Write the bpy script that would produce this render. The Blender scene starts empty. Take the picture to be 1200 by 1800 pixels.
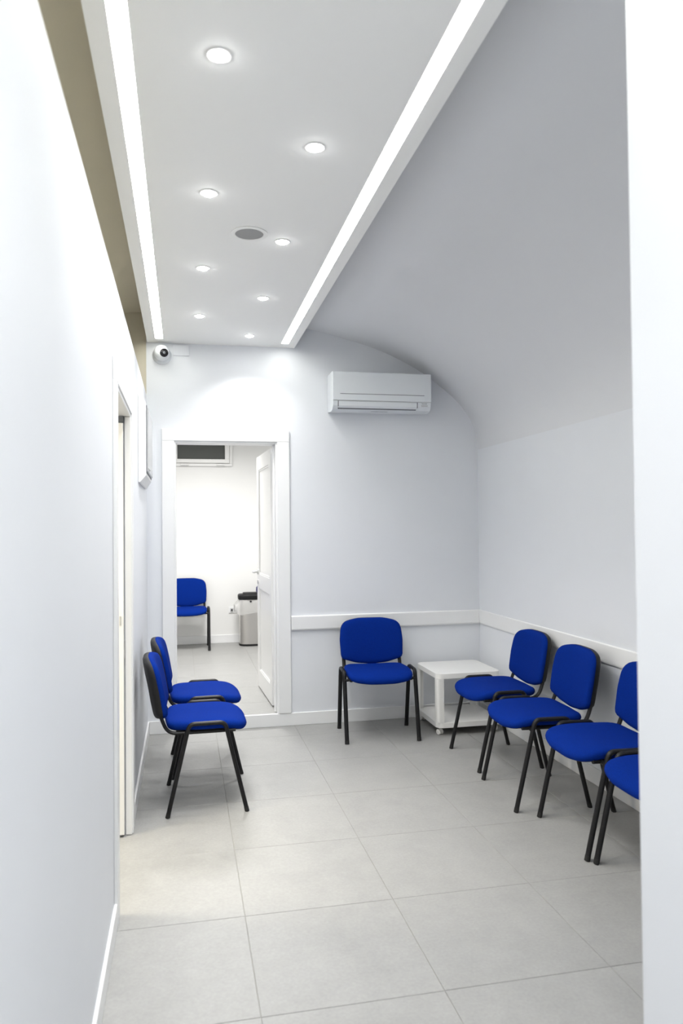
import bpy, bmesh, math, random
from mathutils import Vector, Matrix
random.seed(4)
C = bpy.context.scene.collection
SC = bpy.context.scene
R = math.radians

# ------------------------------------------------------------------ camera
F_PX, YAW, PIT, ROL = 1310.94, 0.2089, 0.0205, -0.0098
cyw, syw, cpt, spt = math.cos(YAW), math.sin(YAW), math.cos(PIT), math.sin(PIT)
fw = Vector((syw*cpt, cyw*cpt, spt)); rt = Vector((cyw, -syw, 0)); up = rt.cross(fw)
r2 = math.cos(ROL)*rt + math.sin(ROL)*up; u2 = -math.sin(ROL)*rt + math.cos(ROL)*up
cd = bpy.data.cameras.new('camera'); cam = bpy.data.objects.new('camera', cd); C.objects.link(cam)
M = Matrix((r2, u2, -fw)).transposed().to_4x4(); M.translation = Vector((0, 0, 1.5))
cam.matrix_world = M
cd.sensor_fit = 'VERTICAL'; cd.sensor_height = 36.0; cd.sensor_width = 24.0
cd.lens = F_PX*36.0/1800.0
cd.clip_start = 0.05
cd.dof.use_dof = True; cd.dof.focus_distance = 4.7; cd.dof.aperture_fstop = 2.8
SC.camera = cam

# ------------------------------------------------------------------ world, exposure
w = bpy.data.worlds.new('world'); SC.world = w; w.use_nodes = True
w.node_tree.nodes['Background'].inputs[0].default_value = (0.9, 0.95, 1, 1)
w.node_tree.nodes['Background'].inputs[1].default_value = 0.0
vs = SC.view_settings
SC.display_settings.display_device = 'sRGB'
vs.view_transform = 'Standard'; vs.look = 'None'; vs.gamma = 1; vs.use_curve_mapping = False
vs.exposure = 0.14
SPOT_W = 3.9          # each recessed downlight
STRIP_E = 21.0         # light strips in the ceiling panel
FAR_W = 70.0          # added, unseen lamp of the room beyond
SIDE_W = 30.0         # ceiling fitting of the room behind the left door

# ------------------------------------------------------------------ materials
def srgb(r, g, b):
    f = lambda c: (c/255/12.92) if c/255 <= 0.04045 else ((c/255+0.055)/1.055)**2.4
    return (f(r), f(g), f(b), 1)
def mat(name, col, rough=0.6, metal=0.0, noise=0.0, nscale=30, bump=0.0, bscale=200, spec=0.5, emit=None):
    m = bpy.data.materials.new(name); m.use_nodes = True
    nt = m.node_tree; b = nt.nodes['Principled BSDF']
    b.inputs['Base Color'].default_value = col
    b.inputs['Roughness'].default_value = rough; b.inputs['Metallic'].default_value = metal
    b.inputs['Specular IOR Level'].default_value = spec
    geo = nt.nodes.new('ShaderNodeNewGeometry')
    if noise:
        n = nt.nodes.new('ShaderNodeTexNoise'); n.inputs['Scale'].default_value = nscale; n.inputs['Detail'].default_value = 5
        nt.links.new(geo.outputs['Position'], n.inputs['Vector'])
        mx = nt.nodes.new('ShaderNodeMix'); mx.data_type = 'RGBA'
        mx.inputs[6].default_value = [c*(1-noise) for c in col[:3]]+[1]
        mx.inputs[7].default_value = [min(1, c*(1+noise)) for c in col[:3]]+[1]
        nt.links.new(n.outputs['Fac'], mx.inputs[0]); nt.links.new(mx.outputs[2], b.inputs['Base Color'])
    if bump:
        n2 = nt.nodes.new('ShaderNodeTexNoise'); n2.inputs['Scale'].default_value = bscale; n2.inputs['Detail'].default_value = 3
        nt.links.new(geo.outputs['Position'], n2.inputs['Vector'])
        bp = nt.nodes.new('ShaderNodeBump'); bp.inputs['Strength'].default_value = bump; bp.inputs['Distance'].default_value = 0.002
        nt.links.new(n2.outputs['Fac'], bp.inputs['Height']); nt.links.new(bp.outputs['Normal'], b.inputs['Normal'])
    if emit:
        b.inputs['Emission Color'].default_value = emit[0]; b.inputs['Emission Strength'].default_value = emit[1]
    return m
MT = {}
MT['wall'] = mat('wall_paint', (0.768, 0.788, 0.825, 1), 0.55, noise=0.012, nscale=3, bump=0.12, bscale=160, spec=0.3)
MT['wall_white'] = mat('white_wall_paint', (0.83, 0.83, 0.82, 1), 0.6, bump=0.1, bscale=160, spec=0.3)
MT['vault'] = mat('vault_paint', (0.735, 0.745, 0.77, 1), 0.7, noise=0.012, nscale=2.5, bump=0.1, bscale=140, spec=0.2)
MT['beige'] = mat('beige_recess', (0.60, 0.56, 0.46, 1), 0.75, noise=0.02, nscale=4, bump=0.1, bscale=140, spec=0.2)  # one beige tone for recess and ledge, darker than the vault
MT['panel'] = mat('ceiling_panel_paint', (0.90, 0.90, 0.89, 1), 0.7, spec=0.2)
MT['trim'] = mat('white_trim_lacquer', (0.84, 0.845, 0.85, 1), 0.35, spec=0.4)
MT['door'] = mat('white_door_lacquer', (0.85, 0.85, 0.84, 1), 0.3, spec=0.4)
MT['grout'] = mat('grout', (0.38, 0.37, 0.35, 1), 0.9)
MT['lam'] = mat('white_laminate', (0.84, 0.835, 0.82, 1), 0.3, spec=0.4)
MT['ac'] = mat('white_appliance_plastic', (0.74, 0.77, 0.80, 1), 0.35, spec=0.4)
MT['acdark'] = mat('grey_slot_plastic', (0.16, 0.17, 0.19, 1), 0.6)
MT['grey'] = mat('light_grey_plastic', (0.55, 0.56, 0.57, 1), 0.5)
MT['text'] = mat('grey_print', (0.10, 0.105, 0.115, 1), 0.6)
MT['black'] = mat('black_powder_coat', (0.006, 0.006, 0.007, 1), 0.45, bump=0.05, bscale=900, spec=0.3)
MT['shell'] = mat('black_shell_plastic', (0.009, 0.009, 0.010, 1), 0.55, bump=0.15, bscale=700, spec=0.3)
MT['rubber'] = mat('black_rubber', (0.01, 0.01, 0.01, 1), 0.8)
MT['chrome'] = mat('satin_chrome', (0.62, 0.62, 0.62, 1), 0.3, metal=1.0)
MT['steel'] = mat('brushed_steel', (0.62, 0.60, 0.58, 1), 0.28, metal=1.0, noise=0.04, nscale=60)
MT['glassdark'] = mat('dark_window_glass', (0.10, 0.105, 0.10, 1), 0.45, spec=0.15)
MT['lens'] = mat('black_camera_lens', (0.008, 0.008, 0.010, 1), 0.12)
MT['speaker'] = mat('grey_speaker_mesh', (0.36, 0.36, 0.36, 1), 0.8, bump=0.4, bscale=900)
MT['navy'] = mat('navy_fabric', (0.03, 0.03, 0.12, 1), 0.8)
MT['caster'] = mat('white_caster_plastic', (0.75, 0.74, 0.72, 1), 0.4)
MT['smoke'] = mat('grey_smoked_cover', (0.50, 0.51, 0.52, 1), 0.25)
MT['strip'] = mat('light_strip_diffuser', (0.9, 0.9, 0.85, 1), 0.5, emit=((1.0, 1.0, 0.93, 1), STRIP_E))
MT['lamp'] = mat('lamp_lens', (0.9, 0.9, 0.9, 1), 0.5, emit=((1.0, 1.0, 1.0, 1), 50.0))
MT['roomlamp'] = mat('room_lamp_lens', (0.9, 0.9, 0.9, 1), 0.5, emit=((1.0, 0.99, 0.96, 1), 4.0))
MT['lampwarm'] = mat('warm_lamp_lens', (0.9, 0.88, 0.8, 1), 0.5, emit=((1.0, 0.93, 0.75, 1), 4.0))

# blue upholstery: fine woven weave
def fabric():
    m = mat('blue_fabric', (0.003, 0.026, 0.27, 1), 0.9, spec=0.04)
    nt = m.node_tree; b = nt.nodes['Principled BSDF']
    tc = nt.nodes.new('ShaderNodeTexCoord')
    v = nt.nodes.new('ShaderNodeTexVoronoi'); v.inputs['Scale'].default_value = 420
    nt.links.new(tc.outputs['Object'], v.inputs['Vector'])
    rp = nt.nodes.new('ShaderNodeMix'); rp.data_type = 'RGBA'
    rp.inputs[6].default_value = (0.003, 0.030, 0.27, 1); rp.inputs[7].default_value = (0.002, 0.016, 0.155, 1)
    nt.links.new(v.outputs['Distance'], rp.inputs[0]); nt.links.new(rp.outputs[2], b.inputs['Base Color'])
    bp = nt.nodes.new('ShaderNodeBump'); bp.inputs['Strength'].default_value = 0.35; bp.inputs['Distance'].default_value = 0.001
    nt.links.new(v.outputs['Distance'], bp.inputs['Height']); nt.links.new(bp.outputs['Normal'], b.inputs['Normal'])
    b.inputs['Sheen Weight'].default_value = 0.0; b.inputs['Sheen Roughness'].default_value = 0.4
    b.inputs['Sheen Tint'].default_value = (0.15, 0.35, 1, 1)
    return m
MT['fabric'] = fabric()

# porcelain floor tile: pale grey with soft cloudy mottling and faint streaks
def tilemat():
    m = mat('porcelain_tile', (0.56, 0.555, 0.53, 1), 0.42, spec=0.35)
    nt = m.node_tree; b = nt.nodes['Principled BSDF']
    geo = nt.nodes.new('ShaderNodeNewGeometry'); oi = nt.nodes.new('ShaderNodeObjectInfo')
    add = nt.nodes.new('ShaderNodeVectorMath'); add.operation = 'ADD'
    sc = nt.nodes.new('ShaderNodeVectorMath'); sc.operation = 'SCALE'; sc.inputs['Scale'].default_value = 37.0
    cmb = nt.nodes.new('ShaderNodeCombineXYZ')
    nt.links.new(oi.outputs['Random'], cmb.inputs[0]); nt.links.new(oi.outputs['Random'], cmb.inputs[2])
    nt.links.new(cmb.outputs[0], sc.inputs[0]); nt.links.new(geo.outputs['Position'], add.inputs[0]); nt.links.new(sc.outputs[0], add.inputs[1])
    n1 = nt.nodes.new('ShaderNodeTexNoise'); n1.inputs['Scale'].default_value = 7; n1.inputs['Detail'].default_value = 9; n1.inputs['Roughness'].default_value = 0.68
    n2 = nt.nodes.new('ShaderNodeTexNoise'); n2.inputs['Scale'].default_value = 90; n2.inputs['Detail'].default_value = 4
    nt.links.new(add.outputs[0], n1.inputs['Vector']); nt.links.new(add.outputs[0], n2.inputs['Vector'])
    mx = nt.nodes.new('ShaderNodeMix'); mx.data_type = 'RGBA'
    mx.inputs[6].default_value = (0.265, 0.265, 0.258, 1); mx.inputs[7].default_value = (0.385, 0.384, 0.376, 1)
    nt.links.new(n1.outputs['Fac'], mx.inputs[0])
    m2 = nt.nodes.new('ShaderNodeMix'); m2.data_type = 'RGBA'; m2.blend_type = 'OVERLAY'; m2.inputs[0].default_value = 0.12
    nt.links.new(mx.outputs[2], m2.inputs[6]); nt.links.new(n2.outputs['Fac'], m2.inputs[7])
    nt.links.new(m2.outputs[2], b.inputs['Base Color'])
    rr = nt.nodes.new('ShaderNodeMapRange'); rr.inputs[3].default_value = 0.36; rr.inputs[4].default_value = 0.52
    nt.links.new(n1.outputs['Fac'], rr.inputs[0]); nt.links.new(rr.outputs[0], b.inputs['Roughness'])
    return m
MT['tile'] = tilemat()

# translucent bin liner
def bagmat():
    m = mat('clear_bin_liner', (0.80, 0.80, 0.79, 1), 0.35, bump=0.9, bscale=45)
    b = m.node_tree.nodes['Principled BSDF']
    b.inputs['Alpha'].default_value = 0.42
    return m
MT['bag'] = bagmat()

# ------------------------------------------------------------------ helpers
class MB:
    """collects verts and faces; build() links them as ONE mesh object"""
    def __init__(s): s.v = []; s.f = []
    def box(s, x0, x1, y0, y1, z0, z1):
        i = len(s.v)
        s.v += [(x0,y0,z0),(x1,y0,z0),(x1,y1,z0),(x0,y1,z0),(x0,y0,z1),(x1,y0,z1),(x1,y1,z1),(x0,y1,z1)]
        s.f += [tuple(i+k for k in q) for q in ((3,2,1,0),(4,5,6,7),(0,1,5,4),(1,2,6,5),(2,3,7,6),(3,0,4,7))]
        return s
    def rings(s, rings, cap=True, closed=True):
        """rings: list of equally long vertex loops, skinned in order"""
        i = len(s.v); n = len(rings[0])
        for r in rings: s.v += [tuple(p) for p in r]
        for k in range(len(rings)-1):
            for j in range(n if closed else n-1):
                a = i+k*n+j; b = i+k*n+(j+1) % n
                s.f.append((a, b, b+n, a+n))
        if cap:
            s.f.append(tuple(i+j for j in range(n))[::-1])
            s.f.append(tuple(i+(len(rings)-1)*n+j for j in range(n)))
        return s
    def prism(s, prof, axis, a, b):
        """closed 2-D profile pushed along an axis. axis 'x': prof=(y,z); 'y': (x,z); 'z': (x,y)"""
        def P(p, t): return {'x': (t, p[0], p[1]), 'y': (p[0], t, p[1]), 'z': (p[0], p[1], t)}[axis]
        return s.rings([[P(p, a) for p in prof], [P(p, b) for p in prof]])
    def lathe(s, prof, n=24, axis=(0,0,1), org=(0,0,0)):
        q = Vector((0,0,1)).rotation_difference(Vector(axis).normalized()); o = Vector(org)
        return s.rings([[o+q @ Vector((r*math.cos(2*math.pi*j/n), r*math.sin(2*math.pi*j/n), h)) for j in range(n)] for r, h in prof])
    def tube(s, pts, ra, rb=None, n=10, ref=(1,0,0)):
        """sweep of an ellipse: ra along ref, rb across"""
        rb = rb or ra; pts = [Vector(p) for p in pts]; rr = []
        for k, p in enumerate(pts):
            t = (pts[min(k+1, len(pts)-1)]-pts[max(k-1, 0)]).normalized()
            a = Vector(ref); a = (a-t*a.dot(t)).normalized(); b = t.cross(a)
            rr.append([p+a*ra*math.cos(2*math.pi*j/n)+b*rb*math.sin(2*math.pi*j/n) for j in range(n)])
        return s.rings(rr)
    def build(s, name, m, parent=None, smooth=False, bevel=0, seg=2, loc=None):
        me = bpy.data.meshes.new(name); me.from_pydata(s.v, [], s.f)
        bm = bmesh.new(); bm.from_mesh(me); bmesh.ops.recalc_face_normals(bm, faces=bm.faces[:])
        if bevel: bmesh.ops.bevel(bm, geom=[e for e in bm.edges if len(e.link_faces) == 2 and e.calc_face_angle(0) > 0.6], offset=bevel, segments=seg, affect='EDGES', profile=0.5, clamp_overlap=True)
        bm.to_mesh(me); bm.free()
        me.materials.append(MT[m] if isinstance(m, str) else m)
        if smooth:
            for p in me.polygons: p.use_smooth = True
            me.set_sharp_from_angle(angle=R(40))
        o = bpy.data.objects.new(name, me); C.objects.link(o)
        if parent: o.parent = parent
        if loc: o.location = loc
        return o
def box(name, m, x0, x1, y0, y1, z0, z1, parent=None, bevel=0):
    return MB().box(x0, x1, y0, y1, z0, z1).build(name, m, parent, bevel=bevel)
def struct(o): o['kind'] = 'structure'; return o
def empty(name, loc=(0,0,0), rz=0):
    o = bpy.data.objects.new(name, None); C.objects.link(o); o.location = loc; o.rotation_euler = (0,0,rz); o.empty_display_size = 0.1
    return o
def tag(o, label, cat, group=None):
    o['label'] = label; o['category'] = cat
    if group: o['group'] = group
    return o
def copy_tree(o, parent=None):
    c = o.copy(); C.objects.link(c); c.parent = parent
    for ch in list(o.children): copy_tree(ch, c)
    return c
def rounded(pts, n=6):
    """pts: (x, y, radius) polygon -> outline with round corners"""
    out = []; L = len(pts)
    for i, (x, y, r) in enumerate(pts):
        p = Vector((x, y)); a = Vector(pts[i-1][:2]); b = Vector(pts[(i+1) % L][:2])
        if r <= 0: out.append((x, y)); continue
        da = (a-p).normalized(); db = (b-p).normalized()
        ang = da.angle(db); t = min(r/math.tan(ang/2), (a-p).length*0.49, (b-p).length*0.49)
        P0 = p+da*t; P2 = p+db*t
        for k in range(n+1):
            s = k/n; q = P0*(1-s)**2+p*2*s*(1-s)+P2*s*s; out.append((q.x, q.y))
    return out
def bend(pts, rad, n=5):
    """3-D polyline with its inner corners rounded"""
    P = [Vector(p) for p in pts]; out = [P[0]]
    for i in range(1, len(P)-1):
        da = (P[i-1]-P[i]).normalized(); db = (P[i+1]-P[i]).normalized()
        t = min(rad, (P[i-1]-P[i]).length*0.49, (P[i+1]-P[i]).length*0.49)
        for k in range(n+1):
            s = k/n; out.append((P[i]+da*t)*(1-s)**2+P[i]*2*s*(1-s)+(P[i]+db*t)*s*s)
    return out+[P[-1]]
def resample(o, n):
    L = [0]; P = [Vector(p) for p in o]; P.append(P[0])
    for i in range(1, len(P)): L.append(L[-1]+(P[i]-P[i-1]).length)
    out = []; j = 0
    for k in range(n):
        d = L[-1]*k/n
        while L[j+1] < d: j += 1
        t = (d-L[j])/max(1e-9, L[j+1]-L[j]); out.append(P[j].lerp(P[j+1], t))
    return [(p.x, p.y) for p in out]
def pillow(outline, prof, fn, c=(0,0)):
    """prof: list of (scale, depth) rings; fn maps (a, b, depth) to a point"""
    m = MB(); rr = []
    for s, d in prof:
        rr.append([fn(c[0]+(a-c[0])*s, c[1]+(b-c[1])*s, d) for a, b in outline])
    m.rings(rr); return m
def text_mesh(name, body, size, m, parent, matrix):
    cu = bpy.data.curves.new(name, 'FONT'); cu.body = body; cu.size = size; cu.align_x = 'CENTER'; cu.align_y = 'CENTER'; cu.extrude = 0.0002
    t = bpy.data.objects.new(name, cu); C.objects.link(t)
    dg = bpy.context.evaluated_depsgraph_get(); me = bpy.data.meshes.new_from_object(t.evaluated_get(dg))
    bpy.data.objects.remove(t); me.materials.clear(); me.materials.append(MT[m])
    me.transform(matrix); o = bpy.data.objects.new(name, me); C.objects.link(o); o.parent = parent
    return o

# ------------------------------------------------------------------ main dimensions (metres; camera stands at x=0, y=0)
D = 5.658            # back wall
XR = 2.327           # right wall
XL = -0.262          # left wall
YF = -1.5            # wall behind the camera
ZB = 0.0945          # baseboard height = level of the room beyond the doorway
ZP = 2.88            # underside of the hung ceiling panel
PX0, S3, S4, S1, S2, PX1 = -0.2544, -0.193, -0.138, 0.724, 0.779, 0.841   # panel edges and light slots
PIER_X, PIER_Y = 0.955, 1.45
FD = 9.30            # far wall of the room beyond

# ------------------------------------------------------------------ floors, tile by tile
tile_cache = {}
def tile_mesh(wx, wy):
    k = (round(wx, 4), round(wy, 4))
    if k not in tile_cache:
        b, h = 0.0012, 0.006
        m = MB(); hx, hy = wx/2, wy/2
        m.rings([[(-hx,-hy,-h),(hx,-hy,-h),(hx,hy,-h),(-hx,hy,-h)], [(-hx,-hy,-b),(hx,-hy,-b),(hx,hy,-b),(-hx,hy,-b)],
                 [(-hx+b,-hy+b,0),(hx-b,-hy+b,0),(hx-b,hy-b,0),(-hx+b,hy-b,0)]])
        me = bpy.data.meshes.new('tile'); me.from_pydata(m.v, [], m.f); me.materials.append(MT['tile']); tile_cache[k] = me
    return tile_cache[k]
def lay(parent, x0, x1, y0, y1, ox, oy, px, py, z, gap=0.0021):
    i0 = math.floor((x0-ox)/px); j0 = math.floor((y0-oy)/py)
    for i in range(i0, i0+40):
        a = max(x0, ox+i*px)+gap/2; b = min(x1, ox+(i+1)*px)-gap/2
        if a >= x1: break
        if b-a < 0.01: continue
        for j in range(j0, j0+40):
            c = max(y0, oy+j*py)+gap/2; d = min(y1, oy+(j+1)*py)-gap/2
            if c >= y1: break
            if d-c < 0.01: continue
            t = bpy.data.objects.new('tile', tile_mesh(b-a, d-c)); C.objects.link(t)
            t.parent = parent; t.location = ((a+b)/2, (c+d)/2, z+random.uniform(-0.0003, 0.0003))
floor = struct(box('floor', 'grout', -2.2, XR+0.12, YF-0.1, D+0.1, -0.12, -0.003))
lay(floor, 0.225-0.592, XR, YF, D, 0.225, 2.322, 0.592, 0.610, 0.0)
lay(floor, -2.1, 0.225-0.592, 2.6, 4.6, 0.225, 2.322, 0.592, 0.610, 0.0)
ffloor = struct(box('floor_far_room', 'grout', -1.6, 2.2, D+0.012, FD+0.1, -0.05, ZB-0.003))
lay(ffloor, -1.5, 2.1, D+0.012, FD, 0.10, D+0.40, 0.60, 0.60, ZB)

# ------------------------------------------------------------------ walls
OX0, OX1, OZ1 = -0.064, 0.700, 2.153          # doorway in the back wall
b = MB()
b.box(XL, OX0, D, D+0.14, 0, 3.2); b.box(OX1, XR+0.12, D, D+0.14, 0, 3.2); b.box(OX0, OX1, D, D+0.14, OZ1, 3.2)
struct(b.build('wall_back', 'wall'))
struct(box('wall_recess', 'beige', -0.95, XL, D+0.004, D+0.14, 0, 3.2))
struct(box('wall_right', 'wall', XR, XR+0.12, PIER_Y-0.1, D, 0, 2.6))
DY0, DY1, DZ1 = 3.04, 3.845, 2.075              # doorway in the left wall
b = MB()
b.box(XL-0.12, XL, YF, DY0, 0, 2.492); b.box(XL-0.12, XL, DY1, D+0.003, 0, 2.492); b.box(XL-0.12, XL, DY0, DY1, DZ1, 2.492)
struct(b.build('wall_left', 'wall'))
struct(box('wall_recess_side', 'beige', -0.97, -0.90, YF, D, 2.40, 3.2))
struct(box('ceiling_ledge', 'beige', -2.2, XL-0.12, YF, D, 2.40, 2.485))
struct(box('wall_pier', 'wall', PIER_X, XR+0.12, YF, PIER_Y, 0, 3.2, bevel=0.004))
struct(box('wall_front', 'wall', -2.2, XR+0.12, YF-0.1, YF, 0, 3.2))
# room behind the left door
struct(box('wall_side_room_end', 'wall_white', -2.2, -2.1, 2.5, 4.7, 0, 2.4))
struct(box('wall_side_room_near', 'wall_white', -2.1, XL-0.12, 2.5, 2.6, 0, 2.4))
struct(box('wall_side_room_far', 'wall_white', -2.1, XL-0.12, 4.6, 4.7, 0, 2.4))
# room beyond the back doorway
struct(box('wall_far_room_back', 'wall_white', -1.6, 2.2, FD, FD+0.1, 0, 2.95))
struct(box('wall_far_room_left', 'wall_white', -1.6, -1.5, D+0.14, FD, 0, 2.95))
struct(box('wall_far_room_right', 'wall_white', 2.1, 2.2, D+0.14, FD, 0, 2.95))
struct(box('wall_far_room_front', 'wall_white', -1.5, XL, D+0.14, D+0.16, 0, 2.95))
struct(box('ceiling_far_room', 'wall_white', -1.6, 2.2, D+0.14, FD+0.1, 2.9, 3.0))

# vaulted ceiling: one smooth profile run along the room
vp = [(-0.95,2.99),(-0.66,3.05),(-0.41,3.09),(-0.1,3.115),(0.3,3.108),(0.7,3.073),(0.962,3.03),(1.2,2.98),(1.491,2.90),(1.765,2.782),(1.98,2.648),(2.149,2.512),(2.258,2.38),(2.308,2.26),(2.326,2.13),(2.328,2.05)]
def catmull(P, n=5):
    out = []
    for i in range(len(P)-1):
        p0, p1, p2, p3 = [Vector(P[min(max(k, 0), len(P)-1)]) for k in (i-1, i, i+1, i+2)]
        for k in range(n):
            t = k/n; q = 0.5*((2*p1)+(p2-p0)*t+(2*p0-5*p1+4*p2-p3)*t*t+(3*p1-p0-3*p2+p3)*t**3); out.append((q.x, q.y))
    return out+[P[-1]]
VP = catmull(vp)
k = next(i for i, q in enumerate(VP) if q[0] > 0.25)
def shell(prof): return prof+[(x+0.10 if x > 2.0 else x, z+0.10) for x, z in reversed(prof)]
struct(MB().prism(shell(VP[k:]), 'y', YF, D).build('ceiling', 'vault', smooth=True))
struct(MB().prism(shell(VP[:k+1]), 'y', YF, D).build('ceiling_recess', 'beige', smooth=True))

# hung ceiling panel with two light slots
SE = 5.53            # slots stop short of the back wall
pan = MB()
pan.box(PX0, S3, YF, D, ZP, ZP+0.05); pan.box(S4, S1, YF, D, ZP, ZP+0.05); pan.box(S2, PX1, YF, D, ZP, ZP+0.05)
pan.box(S3, S4, SE, D, ZP, ZP+0.05); pan.box(S1, S2, SE, D, ZP, ZP+0.05)
pan.box(PX0, PX1, YF, D, ZP+0.05, ZP+0.07)
struct(pan.build('ceiling_panel', 'panel'))
for x0, x1, lab in ((S3, S4, 'glowing white light strip along the ceiling panel, beside the left wall'), (S1, S2, 'glowing cream light strip along the ceiling panel, beside the vault')):
    t = tag(empty('light_strip', ((x0+x1)/2, 2.0, ZP+0.013)), lab, 'light strip', 'light strips in the ceiling panel')
    hw = (x1-x0)/2
    box('diffuser', 'strip', -hw+0.001, hw-0.001, YF+0.05-2.0, SE-0.002-2.0, -0.008, 0.0, t)
    box('channel', 'panel', -hw+0.001, hw-0.001, YF+0.05-2.0, SE-0.002-2.0, 0.001, 0.012, t)

# ------------------------------------------------------------------ baseboards, rails
def board(name, x0, x1, y0, y1, z0, z1): return struct(box(name, 'trim', x0, x1, y0, y1, z0, z1, bevel=0.003))
board('baseboard_back', XL+0.012, XR-0.012, D-0.012, D+0.012, 0, ZB)
board('baseboard_right', XR-0.012, XR, PIER_Y, D, 0, ZB)
board('baseboard_left', XL, XL+0.012, DY1+0.09, D, 0, ZB)
board('baseboard_left_near', XL, XL+0.012, YF, DY0-0.09, 0, ZB)
board('baseboard_pier', PIER_X-0.012, PIER_X, YF, PIER_Y, 0, ZB)
board('baseboard_far_room', -1.5, 2.1, FD-0.012, FD, ZB, ZB+0.10)
def rail(name, prof, axis, a, b): return struct(MB().prism(prof, axis, a, b).build(name, 'trim', bevel=0.004))
Z0, Z1 = 0.718, 0.829
rail('trim_1', [(D, Z0), (D-0.018, Z0), (D-0.024, Z0+0.012), (D-0.024, Z1-0.006), (D-0.018, Z1), (D, Z1)], 'x', 0.797, XR-0.0125)
rail('trim_2', [(XR, Z0), (XR-0.009, Z0), (XR-0.012, Z0+0.012), (XR-0.012, Z1-0.006), (XR-0.009, Z1), (XR, Z1)], 'y', PIER_Y, D)

# ------------------------------------------------------------------ doorway in the back wall, door leaf open into the far room
d1 = struct(empty('door_1', (0.32, D, ZB)))
def dpart(name, m, x0, x1, y0, y1, z0, z1, parent=None, bevel=0.0):
    p = parent or d1
    return MB().box(x0-0.32, x1-0.32, y0-D, y1-D, z0-ZB, z1-ZB).build(name, m, p, bevel=bevel)
CW = 0.09
dpart('casing', 'trim', OX0-CW, OX0, D-0.018, D, ZB+0.001, OZ1, bevel=0.004)
dpart('casing', 'trim', OX1, OX1+CW+0.004, D-0.018, D, ZB+0.001, OZ1, bevel=0.004)
dpart('casing_head', 'trim', OX0-CW, OX1+CW+0.004, D-0.018, D, OZ1, OZ1+CW, bevel=0.004)
dpart('jamb', 'trim', OX0-0.002, OX0+0.012, D-0.006, D+0.15, ZB+0.001, OZ1-0.013, bevel=0.002)
dpart('jamb', 'trim', OX1-0.012, OX1+0.002, D-0.006, D+0.15, ZB+0.001, OZ1-0.013, bevel=0.002)
dpart('jamb_head', 'trim', OX0-0.002, OX1+0.002, D-0.006, D+0.15, OZ1-0.012, OZ1+0.002, bevel=0.002)
dpart('door_stop', 'trim', OX1-0.026, OX1-0.012, D+0.05, D+0.09, ZB+0.001, OZ1-0.013, bevel=0.002)
# leaf: own frame; local x runs from hinge to free edge, y is thickness (face towards the opening is +y side)
leafw, leafh = 0.81, 2.035
lf = MB()
stile, th = 0.11, 0.038
pz = [(0.16, 0.88), (1.00, leafh-0.12)]
lf.box(0, stile, 0, th, 0.012, leafh); lf.box(leafw-stile, leafw, 0, th, 0.012, leafh)
lf.box(stile, leafw-stile, 0, th, 0.012, pz[0][0]); lf.box(stile, leafw-stile, 0, th, pz[0][1], pz[1][0]); lf.box(stile, leafw-stile, 0, th, pz[1][1], leafh)
leaf = lf.build('door_leaf', 'door', d1)
hx, hy = 0.712, 5.872
leaf.location = (hx-0.32, hy-D, 0.0)
leaf.rotation_euler = (0, 0, R(92.2))
for za, zb in pz:
    MB().box(stile, leafw-stile, 0.010, th-0.010, za, zb).build('door_panel', 'door', leaf)
    for (xa, xb, zc, zd) in ((stile, stile+0.014, za, zb), (leafw-stile-0.014, leafw-stile, za, zb), (stile+0.014, leafw-stile-0.014, za, za+0.014), (stile+0.014, leafw-stile-0.014, zb-0.014, zb)):
        MB().box(xa, xb, 0.003, th-0.003, zc, zd).build('panel_moulding', 'door', leaf, bevel=0.003)
hz = 1.02
hd = MB().lathe([(0.001, 0), (0.024, 0), (0.024, 0.007), (0.010, 0.009), (0.010, 0.045), (0.001, 0.046)], 16, (0, 1, 0), (leafw-0.055, th, hz))
hd.tube(bend([(leafw-0.055, th+0.04, hz), (leafw-0.075, th+0.048, hz), (leafw-0.17, th+0.048, hz)], 0.02), 0.008, 0.008, 10, (0, 0, 1))
hd.build('door_handle', 'chrome', leaf, smooth=True)
MB().lathe([(0.001, 0), (0.022, 0), (0.022, 0.006), (0.001, 0.007)], 16, (0, 1, 0), (leafw-0.055, th, hz-0.09)).build('keyhole_plate', 'chrome', leaf, smooth=True)
MB().box(leafw, leafw+0.002, 0.008, 0.030, hz-0.13, hz+0.06).build('lock_plate', 'chrome', leaf)
for z in (0.25, 1.80):
    MB().lathe([(0.001, z-0.045), (0.008, z-0.045), (0.008, z+0.045), (0.001, z+0.045)], 10, (0, 0, 1), (-0.008, 0.0, 0)).build('hinge', 'chrome', leaf, smooth=True)

# ------------------------------------------------------------------ doorway in the left wall
d2 = struct(empty('door_2', (XL, 3.41, 0)))
def d2part(name, m, x0, x1, y0, y1, z0, z1, bevel=0.003): return MB().box(x0-XL, x1-XL, y0-3.41, y1-3.41, z0, z1).build(name, m, d2, bevel=bevel)
d2part('casing', 'trim', XL, XL+0.014, DY0-0.09, DY0, 0.001, DZ1)
d2part('casing', 'trim', XL, XL+0.014, DY1, DY1+0.09, 0.001, DZ1)
d2part('casing_head', 'trim', XL, XL+0.014, DY0-0.09, DY1+0.09, DZ1, DZ1+0.09)
d2part('jamb', 'trim', XL-0.13, XL+0.008, DY0-0.001, DY0+0.014, 0.001, DZ1-0.015)
d2part('jamb', 'trim', XL-0.022, XL+0.008, DY1-0.014, DY1+0.001, 0.001, DZ1-0.015)
d2part('jamb', 'trim', XL-0.13, XL-0.105, DY1-0.014, DY1+0.001, 0.001, DZ1-0.015)
d2part('jamb_head', 'trim', XL-0.13, XL+0.008, DY0, DY1, DZ1-0.014, DZ1+0.001)
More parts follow.
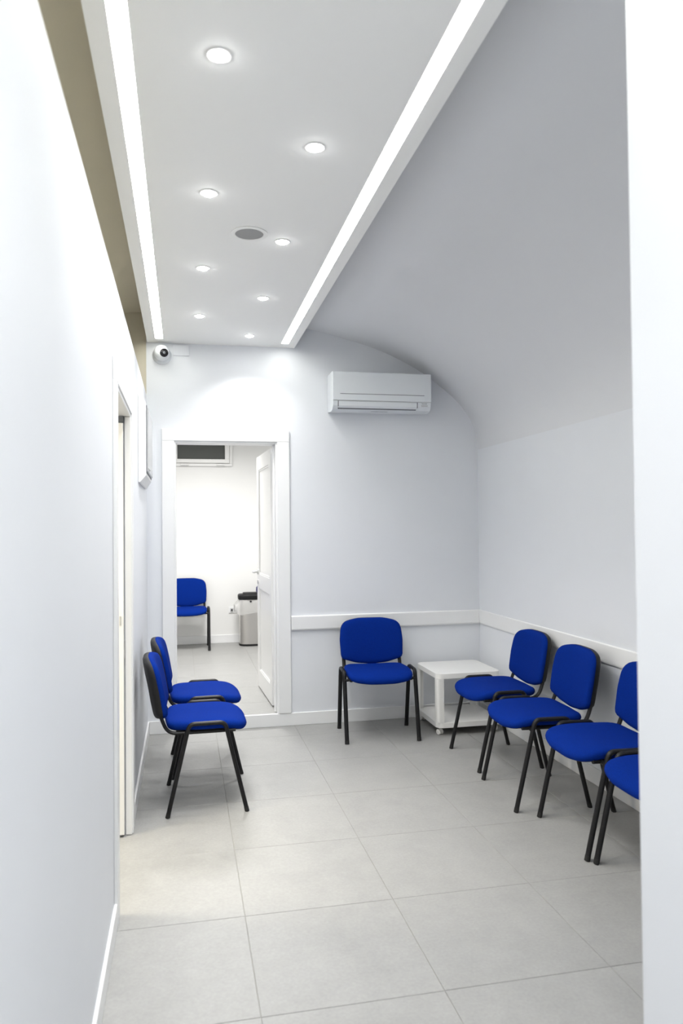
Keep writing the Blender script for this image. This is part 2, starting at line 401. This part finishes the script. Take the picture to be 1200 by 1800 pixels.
d2part('sliding_leaf', 'door', XL-0.098, XL-0.027, DY1-0.040, DY1-0.002, 0.012, DZ1-0.05, 0.002)
d2part('dark_gap', 'acdark', XL-0.10, XL-0.026, DY1-0.030, DY1-0.002, DZ1-0.046, DZ1-0.0145, 0)  # dark strip painting in the shade of the gap above the leaf
d2part('lock_plate', 'chrome', XL-0.045, XL-0.038, DY1-0.0425, DY1-0.040, 1.03, 1.075, 0)
d2part('strike_plate', 'chrome', XL-0.0265, XL-0.0225, DY1-0.016, DY1-0.006, 0.86, 0.95, 0)

# ------------------------------------------------------------------ high window in the far room
w1 = struct(empty('window_1', (0.2, FD, 2.28)))
def wpart(name, m, x0, x1, y0, y1, z0, z1, bevel=0.0): return MB().box(x0-0.2, x1-0.2, y0-FD, y1-FD, z0-2.28, z1-2.28).build(name, m, w1, bevel=bevel)
for (x0, x1, z0, z1) in ((-0.16, 0.595, 2.265, 2.30), (-0.16, 0.595, 2.605, 2.64), (-0.16, -0.125, 2.30, 2.605), (0.56, 0.595, 2.30, 2.605)):
    wpart('window_frame', 'door', x0, x1, FD-0.03, FD-0.001, z0, z1, 0.004)
for (x0, x1, z0, z1) in ((-0.122, 0.557, 2.303, 2.35), (-0.122, 0.557, 2.560, 2.602), (-0.122, -0.068, 2.35, 2.56), (0.504, 0.557, 2.35, 2.56)):
    wpart('sash', 'door', x0, x1, FD-0.05, FD-0.004, z0, z1, 0.004)
wpart('pane', 'glassdark', -0.068, 0.504, FD-0.022, FD-0.016, 2.35, 2.56)
for x in (0.02, 0.45):
    wpart('window_hinge', 'door', x-0.05, x+0.05, FD-0.062, FD-0.03, 2.272, 2.296, 0.006)

# ------------------------------------------------------------------ recessed downlights
def downlight(x, y):
    t = empty('downlight', (x, y, ZP))
    MB().lathe([(0.0275, -0.0005), (0.038, -0.0005), (0.039, -0.0018), (0.036, -0.003), (0.0275, -0.0018), (0.0275, -0.0005)], 28).build('trim_ring', 'panel', t, smooth=True)
    MB().lathe([(0.001, -0.0125), (0.009, -0.0120), (0.018, -0.0098), (0.024, -0.0066), (0.027, -0.0030), (0.027, -0.0008), (0.001, -0.0008)], 28).build('lens', 'lamp', t, smooth=True)
    ld = bpy.data.lights.new('downlight_beam', 'AREA'); ld.shape = 'DISK'; ld.size = 0.06; ld.energy = SPOT_W; ld.spread = R(112); ld.color = (1.0, 0.99, 0.985)
    lo = bpy.data.objects.new('downlight_beam', ld); C.objects.link(lo); lo.parent = t; lo.location = (0, 0, -0.014)
    return t
dl = [(0.109, 2.172, 'largest and nearest downlight, at the top of the photo'), (0.474, 2.639, 'nearest downlight of the row beside the cream light strip'),
      (0.109, 3.085, 'second downlight from the camera in the row beside the left light strip'), (0.474, 3.548, 'downlight just right of the round ceiling speaker'),
      (0.109, 3.985, 'third downlight from the camera in the row beside the left light strip'), (0.474, 4.447, 'third downlight from the camera in the row beside the cream light strip'),
      (0.109, 4.89, 'farthest downlight of the row beside the left light strip'), (0.471, 5.337, 'farthest downlight, close above the back wall')]
for x, y, lab in dl: tag(downlight(x, y), lab, 'downlight', 'recessed downlights in the ceiling panel')
for x, y in ((0.109, 0.36), (0.474, 0.83), (0.109, -0.55)):  # extra lamps out of view, added to brighten the near left wall and pier
    tag(downlight(x, y), 'added downlight over the passage, out of view, brightening the near walls', 'downlight', 'added downlights over the passage')

# lamps of the neighbouring rooms (out of sight, they light what is seen through the doorways)
def room_lamp(loc, sx, sy, W, col, lab, m):
    t = tag(empty('ceiling_lamp', loc), lab, 'lamp')
    box('housing', 'panel', -sx/2, sx/2, -sy/2, sy/2, -0.03, -0.001, t, bevel=0.004)
    box('lens', m, -sx/2+0.02, sx/2-0.02, -sy/2+0.02, sy/2-0.02, -0.034, -0.0305, t)
    ld = bpy.data.lights.new('room_light', 'AREA'); ld.shape = 'RECTANGLE'; ld.size = sx-0.04; ld.size_y = sy-0.04; ld.energy = W; ld.color = col; ld.spread = R(155)
    lo = bpy.data.objects.new('room_light', ld); C.objects.link(lo); lo.parent = t; lo.location = (0, 0, -0.036)
room_lamp((0.3, 7.4, 2.9), 0.9, 0.9, FAR_W, (1.0, 0.985, 0.96), 'added square ceiling lamp, unseen, lighting the white room beyond the doorway', 'roomlamp')  # unseen lamp added to brighten the far room
room_lamp((-1.3, 3.3, 2.4), 0.5, 0.5, SIDE_W, (1.0, 0.90, 0.70), 'warm ceiling lamp of the room behind the left door', 'lampwarm')

# round ceiling speaker
t = tag(empty('ceiling_speaker', (0.309, 3.476, ZP)), 'round grey mesh speaker set in the ceiling panel', 'speaker')
MB().lathe([(0.066, -0.0005), (0.085, -0.0005), (0.086, -0.004), (0.078, -0.007), (0.066, -0.005), (0.066, -0.0005)], 32).build('rim', 'panel', t, smooth=True)
MB().lathe([(0.001, -0.0045), (0.040, -0.0042), (0.0655, -0.003), (0.0655, -0.001), (0.001, -0.001)], 32).build('grille', 'speaker', t, smooth=True)

# ------------------------------------------------------------------ security camera and junction cover on the back wall
t = tag(empty('security_camera', (-0.150, D, 2.787)), 'white ball security camera on the back wall under the ceiling panel', 'camera')
MB().lathe([(0.001, 0.0), (0.068, 0.0), (0.068, 0.012), (0.062, 0.024), (0.050, 0.030), (0.001, 0.030)], 32, (0, -1, 0)).build('base', 'ac', t, smooth=True)
m = MB(); rb = 0.058
m.lathe([(max(0.0005, rb*math.sin(math.pi*k/16)), -rb*math.cos(math.pi*k/16)) for k in range(17)], 28, (0, 0, 1), (0.002, -0.055, 0.006))
ball = m.build('ball', 'ac', t, smooth=True)
ax = Vector((0.30, -0.92, -0.17)).normalized(); o = Vector((0.002, -0.055, 0.006))
MB().lathe([(0.001, 0.048), (0.0305, 0.048), (0.0305, 0.0575), (0.026, 0.0595), (0.001, 0.0595)], 24, ax, o).build('lens_ring', 'lens', ball, smooth=True)
MB().lathe([(0.001, 0.0597), (0.010, 0.0597), (0.008, 0.0615), (0.001, 0.062)], 16, ax, o).build('lens', 'acdark', ball, smooth=True)
tag(MB().box(-0.069, 0.047, D-0.011, D, 2.789, 2.868).build('junction_cover', 'wall', bevel=0.002), 'flat rectangular junction cover on the back wall, right of the security camera', 'cover plate')

# ------------------------------------------------------------------ air conditioner
AX0, AX1, AY, AZ0, AZ1 = 1.097, 1.865, 5.437, 2.376, 2.672
t = tag(empty('air_conditioner', (AX0, D, AZ0)), 'white wall mounted air conditioner under the vaulted ceiling', 'air conditioner')
def P(y, z): return (y-D, z-AZ0)
W_ = AX1-AX0
MB().prism([P(D-0.001, AZ1), P(AY+0.02, AZ1), P(AY+0.008, AZ1-0.012), P(AY+0.008, 2.455), P(AY+0.012, 2.415), P(AY+0.035, 2.388), P(AY+0.085, AZ0), P(D-0.001, AZ0+0.012)], 'x', 0, W_).build('body', 'ac', t, bevel=0.003)
MB().prism([P(AY+0.007, AZ1-0.003), P(AY, AZ1-0.008), P(AY, 2.453), P(AY+0.007, 2.453)], 'x', 0.0, W_).build('front_panel', 'ac', t, bevel=0.0015)
MB().box(0.055, W_-0.055, AY-0.0012-D, AY-D, 2.499-AZ0, 2.503-AZ0).build('panel_slot', 'acdark', t)
MB().box(0.0, W_, AY+0.004-D, AY+0.0079-D, 2.4490-AZ0, 2.4525-AZ0).build('panel_gap', 'grey', t)
MB().prism([P(AY+0.0075, 2.447), P(AY+0.004, 2.444), P(AY+0.006, 2.412), P(AY+0.018, 2.396), P(AY+0.022, 2.400), P(AY+0.011, 2.416)], 'x', 0.045, 0.655).build('louver', 'ac', t, bevel=0.001)
MB().prism([P(AY+0.017, 2.3925), P(AY+0.023, 2.3885), P(AY+0.028, 2.3935), P(AY+0.021, 2.398)], 'x', 0.040, 0.650).build('air_slot', 'acdark', t)
for x in (0.038, 0.656):
    MB().prism([P(AY+0.0085, 2.448), P(AY+0.0055, 2.448), P(AY+0.008, 2.410), P(AY+0.012, 2.405)], 'x', x, x+0.005).build('louver_gap', 'acdark', t)
MB().box(0.69, 0.74, AY+0.0055-D, AY+0.0085-D, 2.419-AZ0, 2.429-AZ0).build('indicator_window', 'grey', t)
rotx = Matrix.Rotation(R(90), 4, 'X')
text_mesh('lettering', 'Inverter', 0.013, 'text', t, Matrix.Translation((0.716, AY+0.0072-D, 2.440-AZ0)) @ rotx)
text_mesh('lettering', 'MITSUBISHI ELECTRIC', 0.0135, 'text', t, Matrix.Translation((0.37, AY+0.062-D, 2.3795-AZ0)) @ Matrix.Rotation(R(166), 4, 'X'))

# ------------------------------------------------------------------ distribution box on the left wall
t = tag(empty('distribution_box', (XL, 4.58, 1.78)), 'white distribution box with grey door high on the left wall', 'electrical box')
L_, H_ = 0.80, 0.53
def rect(x, y0, y1, z0, z1): return [(x, y0, z0), (x, y1, z0), (x, y1, z1), (x, y0, z1)]
MB().rings([rect(0.0005, 0, L_, 0, H_), rect(0.012, 0, L_, 0, H_), rect(0.045, 0.05, L_-0.05, 0.045, H_-0.045)]).build('frame', 'trim', t, bevel=0.003)
MB().rings([rect(0.046, 0.075, L_-0.07, 0.07, H_-0.065), rect(0.056, 0.08, L_-0.075, 0.075, H_-0.07)]).build('cover_door', 'smoke', t, bevel=0.002)
MB().box(0.0455, 0.049, 0.068, L_-0.062, 0.062, H_-0.058).build('door_gap', 'acdark', t)
MB().box(0.056, 0.064, 0.12, 0.20, 0.080, 0.092).build('latch', 'grey', t, bevel=0.002)

# ------------------------------------------------------------------ visitor chair (front is -y, width along x)
def make_chair():
    t = empty('visitor_chair')
    HW = 0.255                                     # half distance of the side frames
    for s in (-1, 1):
        x = s*HW
        f0, r0 = (x, -0.203, 0.012), (x, 0.203, 0.012)
        fj, rj = (x, -0.107, 0.418), (x, 0.107, 0.418)
        for a, b in ((f0, fj), (r0, rj)):
            lg = MB().tube([a, b], 0.0150, 0.0115, 12).build('leg', 'black', t, smooth=True)
            d = (Vector(b)-Vector(a)).normalized()
            MB().tube([Vector(a)-d*0.0122, Vector(a)+d*0.012], 0.0156, 0.0121, 12).build('foot_cap', 'rubber', lg, smooth=True)
        MB().tube(bend([fj, (x, -0.092, 0.476), (x, 0.092, 0.476), rj], 0.045, 7), 0.0147, 0.0112, 12).build('side_hoop', 'black', t, smooth=True)
        xi = s*0.213
        # post: under the seat, round the bend and up behind the back
        MB().tube(bend([(xi, -0.15, 0.423), (xi, 0.203, 0.423), (xi, 0.240, 0.515), (xi, 0.250, 0.575)], 0.06, 7), 0.0135, 0.0098, 12).build('back_post', 'black', t, smooth=True)
        for yy in (-0.108, 0.108):
            MB().tube([(x, yy, 0.418), (xi, yy, 0.423)], 0.010, 0.010, 10, (0, 1, 0)).build('bracket', 'black', t, smooth=True)
    MB().tube([(-0.213, -0.125, 0.422), (0.213, -0.125, 0.422)], 0.010, 0.010, 10, (0, 1, 0)).build('crossbar', 'black', t, smooth=True)
    MB().tube([(-0.213, 0.10, 0.422), (0.213, 0.10, 0.422)], 0.010, 0.010, 10, (0, 1, 0)).build('crossbar', 'black', t, smooth=True)
    # seat cushion: bowed front edge, saddle-shaped top, soft rim
    so = rounded([(-0.228, -0.190, 0.10), (-0.10, -0.222, 0.3), (0.10, -0.222, 0.3), (0.228, -0.190, 0.10), (0.240, 0.02, 0.3), (0.215, 0.205, 0.085), (0, 0.222, 0.3), (-0.215, 0.205, 0.085), (-0.240, 0.02, 0.3)], 8)
    so = resample(so, 72)
    def sf(a, b, d):
        fr = max(0.0, (-b-0.06)/0.16)
        return (a, b, 0.444+d-0.026*fr**2+0.010*(a/0.24)**2*(1-0.3*fr)+0.004*max(0, b/0.2)**2)
    top = [(0.90, -0.018), (0.965, -0.014), (0.99, -0.004), (1.0, 0.006), (0.99, 0.016), (0.965, 0.0235), (0.92, 0.0285), (0.84, 0.032), (0.70, 0.0345), (0.50, 0.036), (0.25, 0.0365), (0.02, 0.0365)]
    pillow(so, [(0.02, -0.020), (0.5, -0.020)]+top, sf).build('seat', 'fabric', t, smooth=True)
    pillow(so, [(0.02, -0.022), (0.5, -0.026), (0.86, -0.026), (0.93, -0.020), (0.945, -0.0155), (0.5, -0.0195), (0.02, -0.0195)], sf).build('seat_pan', 'shell', t, smooth=True)
    # back: outline in (x, height), curved in plan and leaning back
    bo = rounded([(-0.234, 0.516, 0.035), (-0.12, 0.480, 0.2), (0, 0.467, 0.3), (0.12, 0.480, 0.2), (0.234, 0.516, 0.035), (0.241, 0.65, 0.3), (0.228, 0.782, 0.085), (0.10, 0.808, 0.3), (-0.10, 0.808, 0.3), (-0.228, 0.782, 0.085), (-0.241, 0.65, 0.3)], 8)
    bo = resample(bo, 72)
    def bf(a, b, d):
        h = b-0.475
        return (a, 0.258+0.175*h+0.04*h*h-d-0.030*(a/0.24)**2, b)
    c = (0, 0.645)
    pillow(bo, [(0.02, 0.000), (0.9, 0.000), (0.975, 0.006), (0.992, 0.012), (1.0, 0.019), (0.993, 0.028), (0.972, 0.036), (0.93, 0.042), (0.84, 0.046), (0.68, 0.049), (0.45, 0.051), (0.2, 0.052), (0.02, 0.052)], bf, c).build('backrest', 'fabric', t, smooth=True)
    pillow(bo, [(0.02, -0.024), (0.5, -0.024), (0.80, -0.0225), (0.90, -0.020), (0.96, -0.015), (0.985, -0.007), (0.997, 0.004), (0.997, 0.0125), (0.975, 0.0045), (0.97, -0.0005), (0.5, -0.0005), (0.02, -0.0005)], bf, c).build('back_shell', 'shell', t, smooth=True)
    return t
chair = make_chair()
spots = [  # x, y, z, turn, label, group
    (0.115, 4.265, 0, 90.5, 'blue fabric chair by the left wall, the nearer of the two side by side', 'chairs along the left wall'),
    (0.130, 4.872, 0, 91.0, 'blue fabric chair by the left wall, the farther of the two, next to the doorway', 'chairs along the left wall'),
    (1.368, 5.255, 0, -4.3, 'blue fabric chair facing the camera against the back wall, beside the white trolley table', None),
    (1.960, 4.548, 0, -91.0, 'blue fabric chair on the right, farthest of its row, next to the white trolley table', 'chairs along the right wall'),
    (1.915, 3.905, 0, -93.5, 'second blue fabric chair from the trolley table in the row along the right wall', 'chairs along the right wall'),
    (1.974, 3.310, 0, -93.0, 'third blue chair from the trolley table, its back cut off by the pier', 'chairs along the right wall'),
    (1.974, 2.766, 0, -92.0, 'nearest blue chair on the right, only a seat corner showing past the pier', 'chairs along the right wall'),
    (0.030, 8.945, ZB, 0, 'blue fabric chair in the white room seen through the doorway', None)]
for i, (x, y, z, a, lab, g) in enumerate(spots):
    o = chair if i == 0 else copy_tree(chair)
    o.location = (x, y, z); o.rotation_euler = (0, 0, R(a))
    if 'group' in o: del o['group']
    tag(o, lab, 'chair', g)

# ------------------------------------------------------------------ white trolley table
TX, TY = 2.012, 5.345
t = tag(empty('trolley_table', (TX, TY, 0)), 'square white trolley table on casters with a lower shelf in the corner', 'table')
h = 0.245
sq = rounded([(-h, -h, 0.055), (h, -h, 0.055), (h, h, 0.055), (-h, h, 0.055)], 8)
MB().prism(sq, 'z', 0.405, 0.442).build('table_top', 'lam', t, bevel=0.002)
MB().prism(sq, 'z', 0.055, 0.093).build('shelf', 'lam', t, bevel=0.002)
# corner leg: bent panel that follows the rounded corner
lp = [(-h+0.001, -h+0.052)]+[(x, y) for x, y in rounded([(-h+0.001, -h+0.052, 0), (-h+0.001, -h+0.001, 0.054), (-h+0.052, -h+0.001, 0)], 8)][1:]
inner = [(-h+0.052, -h+0.017), (-h+0.030, -h+0.022), (-h+0.022, -h+0.030), (-h+0.017, -h+0.052)]
lm = None
for q in range(4):
    if lm is None: lg = MB().prism(lp+inner, 'z', 0.0935, 0.4045).build('leg', 'lam', t, smooth=True); lm = lg
    else: lg = lm.copy(); C.objects.link(lg); lg.parent = t; lg.rotation_euler = (0, 0, q*math.pi/2)
for i, (sx, sy, a) in enumerate(((-1, -1, 25), (1, -1, -20), (-1, 1, 10), (1, 1, 40))):
    c = MB().lathe([(0.001, 0.0545), (0.012, 0.0545), (0.012, 0.050), (0.005, 0.048), (0.005, 0.035), (0.001, 0.034)], 12).box(-0.006, 0.006, -0.006, 0.016, 0.018, 0.044).build('caster', 'caster', t, smooth=True)
    c.location = (sx*0.207, sy*0.207, 0); c.rotation_euler = (0, 0, R(a))
    for s in (-1, 1):
        MB().lathe([(0.001, 0), (0.017, 0), (0.0205, 0.003), (0.0205, 0.010), (0.017, 0.013), (0.001, 0.013)], 18, (s, 0, 0), (s*0.0065, 0.012, 0.0208)).build('wheel', 'caster', c, smooth=True)
        MB().lathe([(0.001, 0.0131), (0.007, 0.0131), (0.006, 0.0145), (0.001, 0.0145)], 12, (s, 0, 0), (s*0.0065, 0.012, 0.0208)).build('wheel_hub', 'grey', c, smooth=True)

# ------------------------------------------------------------------ waste bin in the far room
BX, BY = 0.800, 9.07
t = tag(empty('waste_bin', (BX, BY, ZB)), 'stainless steel waste bin with black lid and clear liner, half behind the open door', 'bin')
def rr(hx, hy, r): return rounded([(-hx, -hy, r), (hx, -hy, r), (hx, hy, r), (-hx, hy, r)], 8)
def stack(levels): return [[(x, y, z) for x, y in rr(hx, hy, r)] for hx, hy, r, z in levels]
MB().rings(stack([(0.150, 0.125, 0.12, 0.001), (0.153, 0.128, 0.12, 0.006), (0.153, 0.128, 0.12, 0.024)])).build('base_ring', 'rubber', t, smooth=True)
MB().rings(stack([(0.150, 0.125, 0.12, 0.0245), (0.150, 0.125, 0.12, 0.55)])).build('body', 'steel', t, smooth=True)
lid = MB().rings(stack([(0.158, 0.123, 0.07, 0.552), (0.162, 0.127, 0.07, 0.558), (0.162, 0.127, 0.07, 0.598), (0.150, 0.115, 0.065, 0.612), (0.10, 0.07, 0.04, 0.616)])).build('lid', 'shell', t, smooth=True)
MB().rings(stack([(0.105, 0.075, 0.03, 0.6165), (0.100, 0.070, 0.03, 0.630)])).build('lid_flap', 'shell', lid, smooth=True)
MB().lathe([(0.001, 0), (0.012, 0), (0.012, 0.004), (0.001, 0.004)], 16, (0, -1, 0), (-0.02, -0.128, 0.532)).build('grip_hole', 'shell', t)
bag = MB(); lv = []
random.seed(9)
base = rr(0.156, 0.121, 0.07); N = len(base)
for k, (z, g) in enumerate(((0.553, 1.0), (0.53, 1.04), (0.49, 1.10), (0.445, 1.12), (0.405, 1.10), (0.398, 1.06))):
    lv.append([(x*g*(1+0.05*math.sin(j*1.9+k)+random.uniform(-.02, .02)) - (0.035 if x < -0.1 and k in (2, 3, 4) else 0), y*g*(1+0.05*math.sin(j*1.3+k*2)), z+(0.03*math.sin(j*0.7) if k > 2 else 0)) for j, (x, y) in enumerate(base)])
bag.rings(lv, cap=False).build('bin_liner', 'bag', t, smooth=True)
m = MB().rings([[(x, y, z) for x, y in rr(hx, hy, 0.02)] for hx, hy, z in ((0.06, 0.05, 0.0), (0.066, 0.055, 0.02), (0.064, 0.05, 0.06), (0.045, 0.035, 0.085), (0.02, 0.02, 0.092))])
tag(m.build('folded_cloth', 'navy', None, smooth=True, loc=(BX+0.118, BY-0.06, ZB+0.631)), 'dark navy bundle on the bin lid, mostly hidden by the door edge', 'cloth')

# wall socket of the far room
t = tag(empty('wall_socket', (0.597, FD, 0.495)), 'small white wall socket left of the waste bin', 'socket')
box('plate', 'trim', -0.058, 0.058, -0.010, -0.0005, -0.038, 0.038, t, bevel=0.004)
for x in (-0.022, 0.022): box('insert', 'grey', x-0.018, x+0.018, -0.012, -0.0101, -0.022, 0.022, t, bevel=0.002)
box('plug', 'shell', -0.030, -0.010, -0.032, -0.0121, -0.008, 0.012, t, bevel=0.004)
